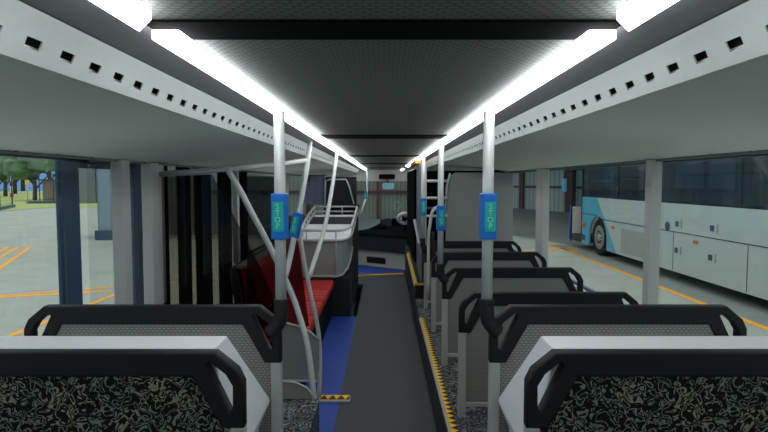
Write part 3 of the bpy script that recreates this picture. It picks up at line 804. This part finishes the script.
# right hangar
pa, pb = G(490, 206), G(577, 213)
dirv = (pb - pa).normalized()
p_end = pa + dirv * 60
L_ = 60.0
def zat(px, py, frac_pt): return frac_pt
# beam heights from the photograph: at px 530, y 187 and 163
import mathutils
def along(px):
    r = G(px, 300) - Vector((0, 0, GZ)); r = Vector((r.x, r.y)).normalized()
    A = Matrix(((dirv.x, -r.x), (dirv.y, -r.y))); s_ = A.inverted() @ Vector((-pa.x, -pa.y)); return s_[0]
def zpx(px, py):
    s_ = along(px); p = pa + dirv * s_; return W(px, py, p.y).z
hb = [zpx(540, 187), zpx(540, 165.5)]
hangar('hangar', 'large corrugated hangar with maroon frame beyond the parked coach', pa - dirv * 6, pa + dirv * 54, 6.5, M['wallribR'], [z - GZ for z in hb], [((along(521) + 6) / 60, .55), ((along(569) + 6) / 60, 1.0), ((along(505) + 6) / 60, .3)], 5, 12)
# far gable building seen left
t = thing('gable_building', 'distant grey gabled building behind the yard at left', 'building', (0, 0, 0))
a = G(80, 203); b = G(99, 203); 
MB().prism([(a.x, a.y, GZ), (b.x, b.y, GZ), (b.x, b.y, 2.2), ((a.x * .3 + b.x * .7), b.y, 3.9), (a.x, a.y, 2.0)], (0, 6, 0)).build('wall', M['farbld'], t)
MB().prism([(a.x - .5, a.y - .4, 1.9), (a.x * .3 + b.x * .7, b.y - .4, 4.0), (b.x + .5, b.y - .4, 2.2), (b.x + .5, b.y - .4, 2.6), (a.x * .3 + b.x * .7, b.y - .4, 4.5), (a.x - .5, a.y - .4, 2.4)], (0, 7, 0)).build('roof', M['kerb'], t)
tag(MB().box((a.x + .6, a.y - 1.3, GZ), (a.x + 1.9, a.y - .6, 5.5)).build('concrete_column', M['farbld']), 'pale column standing before the distant gabled building', 'column')
t = thing('shed', 'tan brick shed behind the fence beside the navy window frame', 'building', (0, 0, 0))
a = G(43, 201); b = G(55, 201)
MB().box((a.x, a.y, GZ), (b.x, a.y + 3, 1.9)).build('wall', M['tan'], t)
MB().box((a.x - .3, a.y - .3, 1.9), (b.x + .3, a.y + 3.3, 2.05)).build('roof', M['dgrey'], t)
# kerbs and fence
def kerb(p, q, label):
    a, b = G(*p), G(*q); d = (b - a).normalized(); n = Vector((-d.y, d.x, 0)) * .15
    tag(MB().prism([a - n, b - n, b + n, a + n], (0, 0, .25)).build('kerb', M['kerb']), label, 'kerb', 'kerbs round the grass')
kerb((-12, 213), (13.5, 207.3), 'slate kerb below the near fence at far left')
kerb((27, 203.8), (80, 203.2), 'slate kerb in front of the shed and far grass')
def fence(pts, h, label):
    t = thing('wire_fence', label, 'fence', (0, 0, 0))
    P = [G(*p) for p in pts]
    for p in P: MB().tube([p, p + Vector((0, 0, h))], .05, 8).build('post', M['dgrey'], t)
    for f in (.1, .5, 1.0):
        MB().tube([p + Vector((0, 0, h * f)) for p in P], .02, 6).build('rail', M['dgrey'], t)
fence([(-12, 211), (0, 209), (12.5, 206.5)], 3.0, 'thin wire fence on the kerb at far left')
fence([(28, 203), (40, 202.5), (54, 202.3)], 3.0, 'thin wire fence before the shed and trees')
# sign posts
t = thing('marker_post', 'thin post with red and white band in front of the trees', 'post', (0, 0, 0))
p = G(12.2, 206); MB().tube([p, p + Vector((0, 0, 2.6))], .06, 8).build('pole', M['post'], t)
MB().tube([p + Vector((0, 0, .8)), p + Vector((0, 0, 1.15))], .14, 10).build('band', M['red'], t)
MB().tube([p + Vector((0, 0, 1.15)), p + Vector((0, 0, 1.75))], .1, 10).build('band', M['white'], t)
MB().tube([p + Vector((0, 0, 1.75)), p + Vector((0, 0, 2.15))], .12, 10).build('band', M['maroon'], t)
t = thing('marker_post', 'thin post with small yellow plate in front of the trees', 'post', (0, 0, 0))
p = G(28, 204); MB().tube([p, p + Vector((0, 0, 2.3))], .05, 8).build('pole', M['post'], t)
MB().box((p.x - .16, p.y - .08, 1.5), (p.x + .16, p.y - .05, 1.95)).build('sign_plate', M['yellow'], t)

# ------------------------------------------------------------ trees with blocky crowns
def tree(px, py, h, cr, label, seed):
    rnd = random.Random(seed); g = G(px, py)
    t = thing('tree', label, 'tree', g, 0, 'trees behind the fence')
    MB().tube([(0, 0, 0), (.05, 0, h * .3), (0, 0, h * .62)], h * .045, 9, 0, h * .03).build('trunk', M['bark'], t)
    b = MB()
    for k in range(4):
        an = k * PI / 2 + rnd.random(); b.tube([(0, 0, h * (.22 + .06 * k)), (math.cos(an) * cr * .55, math.sin(an) * cr * .3, h * (.5 + .04 * k))], h * .02, 7, 0, h * .012)
    b.build('branches', M['bark'], t)
    b = MB()
    for k in range(9):
        sz = cr * (.28 + rnd.random() * .22)
        c = Vector(((rnd.random() - .5) * 1.7 * cr, (rnd.random() - .5) * cr, h * (.58 + rnd.random() * .42)))
        R = Matrix.Rotation(rnd.random() * 1.5, 3, 'Z') @ Matrix.Rotation((rnd.random() - .5) * .9, 3, 'X')
        b.box(c - Vector((sz, sz, sz * .7)), c + Vector((sz, sz, sz * .7)), R)
    b.build('foliage', M['leaf'], t, .25, 2)
tree(-4, 198, 5.6, 2.6, 'blocky green tree at the extreme left edge of the view', 1)
tree(5.5, 196.5, 6.2, 2.4, 'blocky tree second from the left behind the fence', 2)
tree(15, 194, 8.0, 3.4, 'dark-trunked tree behind the red and white marker post', 3)
tree(23, 191.2, 10.5, 4.0, 'distant tree between the two marker posts', 4)
tree(35, 200.5, 5.4, 2.6, 'largest blocky tree left of the tan shed', 5)
tree(50, 194, 9, 3.4, 'blocky tree behind the tan shed', 6)
tree(-24, 192, 10.5, 4.6, 'distant tree beyond the left edge of the view', 9)
tree(88, 190.5, 11, 5, 'tree rising behind the distant gabled building', 10)

# ------------------------------------------------------------ parked coach
cx = 6.1; Y0, Y1 = 3.5, 18.35
t = thing('coach', 'white and sky-blue coach parked alongside the bus on the right', 'bus', (cx, 11, GZ))
off = Vector((-cx, -11, -GZ))
def cp(nm, mb, m, parent=t, bevel=0):
    o = mb.build(nm, m, parent, bevel); o.data.transform(Matrix.Translation(off)); return o
def cpl(nm, loops, th, m, x, parent=t, bv=.004):
    o = plate(nm, loops, th, m, parent, YZ(x), bv); o.data.transform(Matrix.Translation(off)); return o
wy, wz, wr = 15.95, .175, .525
arch = [(wy + .66 * math.cos(a), wz - .02 + .62 * math.sin(a)) for a in [PI - i * PI / 16 for i in range(17)]]
arch = [(wy - .66, -.13)] + arch + [(wy + .66, -.13)]
yb, yt = 14.62, 16.05
# blue nose panel includes arch (split line runs y 16.05 at z 1.3 to 14.62 at z -.13)
nose = [(yt, 1.30), (yb, -.13)] + arch + [(17.25, -.13), (17.25, 1.30)]
cpl('nose_panel', [nose], .06, M['bblue'], cx + .03)
cpl('side_panel', [[(Y0, -.13), (yb - .002, -.13), (yt - .002, 1.30), (Y0, 1.30)]], .06, M['bwhite'], cx + .03)
cp('core_body', MB().box((cx + .5, Y0, -.1), (cx + 2.5, 17.2, 1.3)).box((cx + .07, Y0, -.1), (cx + .5, 15.2, 1.3)), M['dgrey'])
cp('nose_shell', MB().box((cx + 1.2, 17.2, -.1), (cx + 2.5, Y1, 3.0)), M['bblue'], t, .05)
cp('roof', MB().box((cx + .02, Y0, 2.75), (cx + 2.5, Y1, 3.25)), M['bwhite'], t, .08)
cp('far_side', MB().box((cx + 2.42, Y0, 1.3), (cx + 2.5, 17.2, 2.75)), M['bglass'])
cp('tail_panel', MB().box((cx + .02, Y0 - .05, -.1), (cx + 2.5, Y0, 2.8)), M['bwhite'])
# waist moulding and door seams
cp('waist_moulding', MB().box((cx - .008, Y0, .70), (cx + .004, wy - .0, .715)), M['bframe'])
cp('waist_moulding', MB().box((cx - .008, wy, .79), (cx + .004, 17.25, .802)), M['bframe'])
for y in (11.75, 9.33): cp('seam', MB().box((cx - .004, y - .008, -.10), (cx + .003, y + .008, .69)), M['bframe'])
cp('radiator_grille', MB().box((cx - .006, 12.75, -.05), (cx + .004, 14.35, .56)), M['bgrey'])
cp('nose_grille', MB().box((cx - .006, 16.9, -.02), (cx + .004, 17.2, .15)), M['kerb'])
# windows: dark glass panes
ys = [Y0 + .05, 6.3, 9.55, 12.4, 14.6, 17.2]
cp('window_band', MB().box((cx + .03, Y0, 1.30), (cx + .07, 17.25, 2.78)), M['bframe'])
for a, b_ in zip(ys, ys[1:]):
    o = cp('window_pane', MB().box((cx + .015, a + .05, 1.34), (cx + .035, b_ - .05, 2.72)), M['bglass'])
for (a, b_) in ((9.75, 10.55), (10.7, 11.75), (14.95, 15.75)):
    cp('sliding_pane', MB().box((cx + .005, a, 1.62), (cx + .018, b_, 2.30)), M['bglass2'])
# headrests seen as dark lumps in the glass
# handles, locks, lamps
def hatch(px, py):
    p = W(px, py, cx * F / (px - 384) * cT)
    cp('hatch_lock', MB().box((cx - .012, p.y - .06 + .1, p.z - .06), (cx, p.y + .16, p.z + .05)), M['kerb'], t, .004)
    cp('hatch_handle', MB().box((cx - .02, p.y - .09, p.z - .08), (cx, p.y - .05, p.z + .08)), M['bgrey'], t, .004)
for p in ((680, 224), (716, 228.5), (680, 250.5), (715, 258)): hatch(*p)
p = W(668.5, 226, cx * F / 284.5); cp('filler_cap', MB().lathe([(0, .1), (-.012, .095), (-.015, 0)], (cx, p.y, p.z), 'X', 20), M['navy'])
for q in ((697.5, 242), (614, 227.5)):
    p = W(q[0], q[1], cx * F / (q[0] - 384)); cp('marker_lamp', MB().box((cx - .02, p.y - .08, p.z - .03), (cx, p.y + .08, p.z + .03)), M['orange'], t, .006)
p = W(584, 224, cx * F / 200.); cp('indicator_lamp', MB().box((cx - .03, p.y - .22, p.z - .05), (cx, p.y + .14, p.z + .04)), M['orange'], t, .01)
# wheel
w = cp('wheel', MB().lathe([(0.03, .20), (.02, .33), (-.0, .36), (-.02, .42), (0.0, .50), (.05, wr), (.22, wr), (.27, .5), (.27, .2)], (cx + .05, wy, wz), 'X', 48), M['tyre'])
cp('rim', MB().lathe([(.02, .345), (-.005, .34), (.03, .30), (.06, .26), (.02, .2), (.015, .12), (-.04, .10), (-.05, .0)], (cx + .05, wy, wz), 'X', 40), M['steel'], w)
b = MB()
for i in range(10):
    an = 2 * PI * i / 10; b.lathe([(-.03, 0.0), (-.03, .018), (.03, .018)], (cx + .055, wy + .16 * math.cos(an), wz + .16 * math.sin(an)), 'X', 8)
cp('wheel_nut', b, M['dgrey'], w)
cp('wheel_arch_lining', MB().box((cx + .45, wy - .7, -.13), (cx + .5, wy + .7, .9)), M['rubber'])
# entrance with open door
cp('door_post', MB().box((cx, 17.2, -.1), (cx + .06, 17.3, 2.75)), M['bframe'])
cp('door_post', MB().box((cx + .02, 18.28, -.13), (cx + .08, 18.34, 2.75)), M['bframe'])
cp('door_edge', MB().tube([(cx, 18.3, 1.0), (cx - .02, 18.3, .4), (cx, 18.32, -.1), (cx + .06, 18.3, -.2)], .018, 8), M['sblue'])
cp('door_head', MB().box((cx, 17.25, 2.12), (cx + .08, 18.3, 2.75)), M['bglass'])
cp('step', MB().box((cx + .05, 17.25, -.13), (cx + 1.2, 18.3, .08)), M['dgrey'])
cp('entrance_lining', MB().box((cx + .9, 17.25, .08), (cx + 1.2, 18.3, .95)), M['white'])
cp('windscreen', MB().box((cx + .06, 18.28, .95), (cx + 2.45, 18.32, 2.75)).box((cx + .9, 17.25, .95), (cx + .92, 18.28, 2.1)), M['ggreen'])
cp('front_panel', MB().box((cx + .06, 18.26, -.1), (cx + 2.45, 18.33, .95)), M['white'])
cp('handrail', MB().tube([(cx + .2, 17.4, 1.25), (cx + .4, 18.0, .85)], .025, 8), M['sblue'])
cp('door_leaf', MB().box((cx - .0, 18.36, -.05), (cx + .9, 18.40, .35)), M['bblue'])
mr = cp('mirror', MB().box((cx - .18, 18.62, 1.42), (cx - .02, 18.70, 1.86)), M['bblue'], t, .03)
cp('mirror_arm', MB().tube([(cx + .3, 18.4, 2.3), (cx - .08, 18.66, 2.2), (cx - .1, 18.66, 1.84)], .025, 8), M['bframe'], mr)

# ------------------------------------------------------------ light
w = bpy.data.worlds.new('World'); SC.world = w; w.use_nodes = True
nt = w.node_tree; bg = nt.nodes['Background']
tc = nt.nodes.new('ShaderNodeTexCoord'); sp = nt.nodes.new('ShaderNodeSeparateXYZ')
nt.links.new(tc.outputs['Generated'], sp.inputs[0])
cr = nt.nodes.new('ShaderNodeValToRGB'); e = cr.color_ramp.elements
e[0].position = 0; e[0].color = (.16, .33, .62, 1)
e[1].position = 1; e[1].color = (.9, .96, 1.0, 1)
q = e.new(.08); q.color = (.22, .42, .72, 1)
q = e.new(.25); q.color = (.72, .84, .92, 1)
q = e.new(.5); q.color = (1, 1, .98, 1)
nt.links.new(sp.outputs['Z'], cr.inputs['Fac'])
nt.links.new(cr.outputs['Color'], bg.inputs['Color']); bg.inputs['Strength'].default_value = 1.0
sl = bpy.data.lights.new('sun', 'SUN'); so = bpy.data.objects.new('sun', sl); COL.objects.link(so)
sl.energy = .9; sl.angle = math.radians(1.5); sl.color = (1, .98, .92)
so.rotation_euler = (math.radians(4), math.radians(9), 0)

vs = SC.view_settings
vs.view_transform = 'Standard'; vs.look = 'None'; vs.gamma = 1; vs.exposure = 0; vs.use_curve_mapping = False
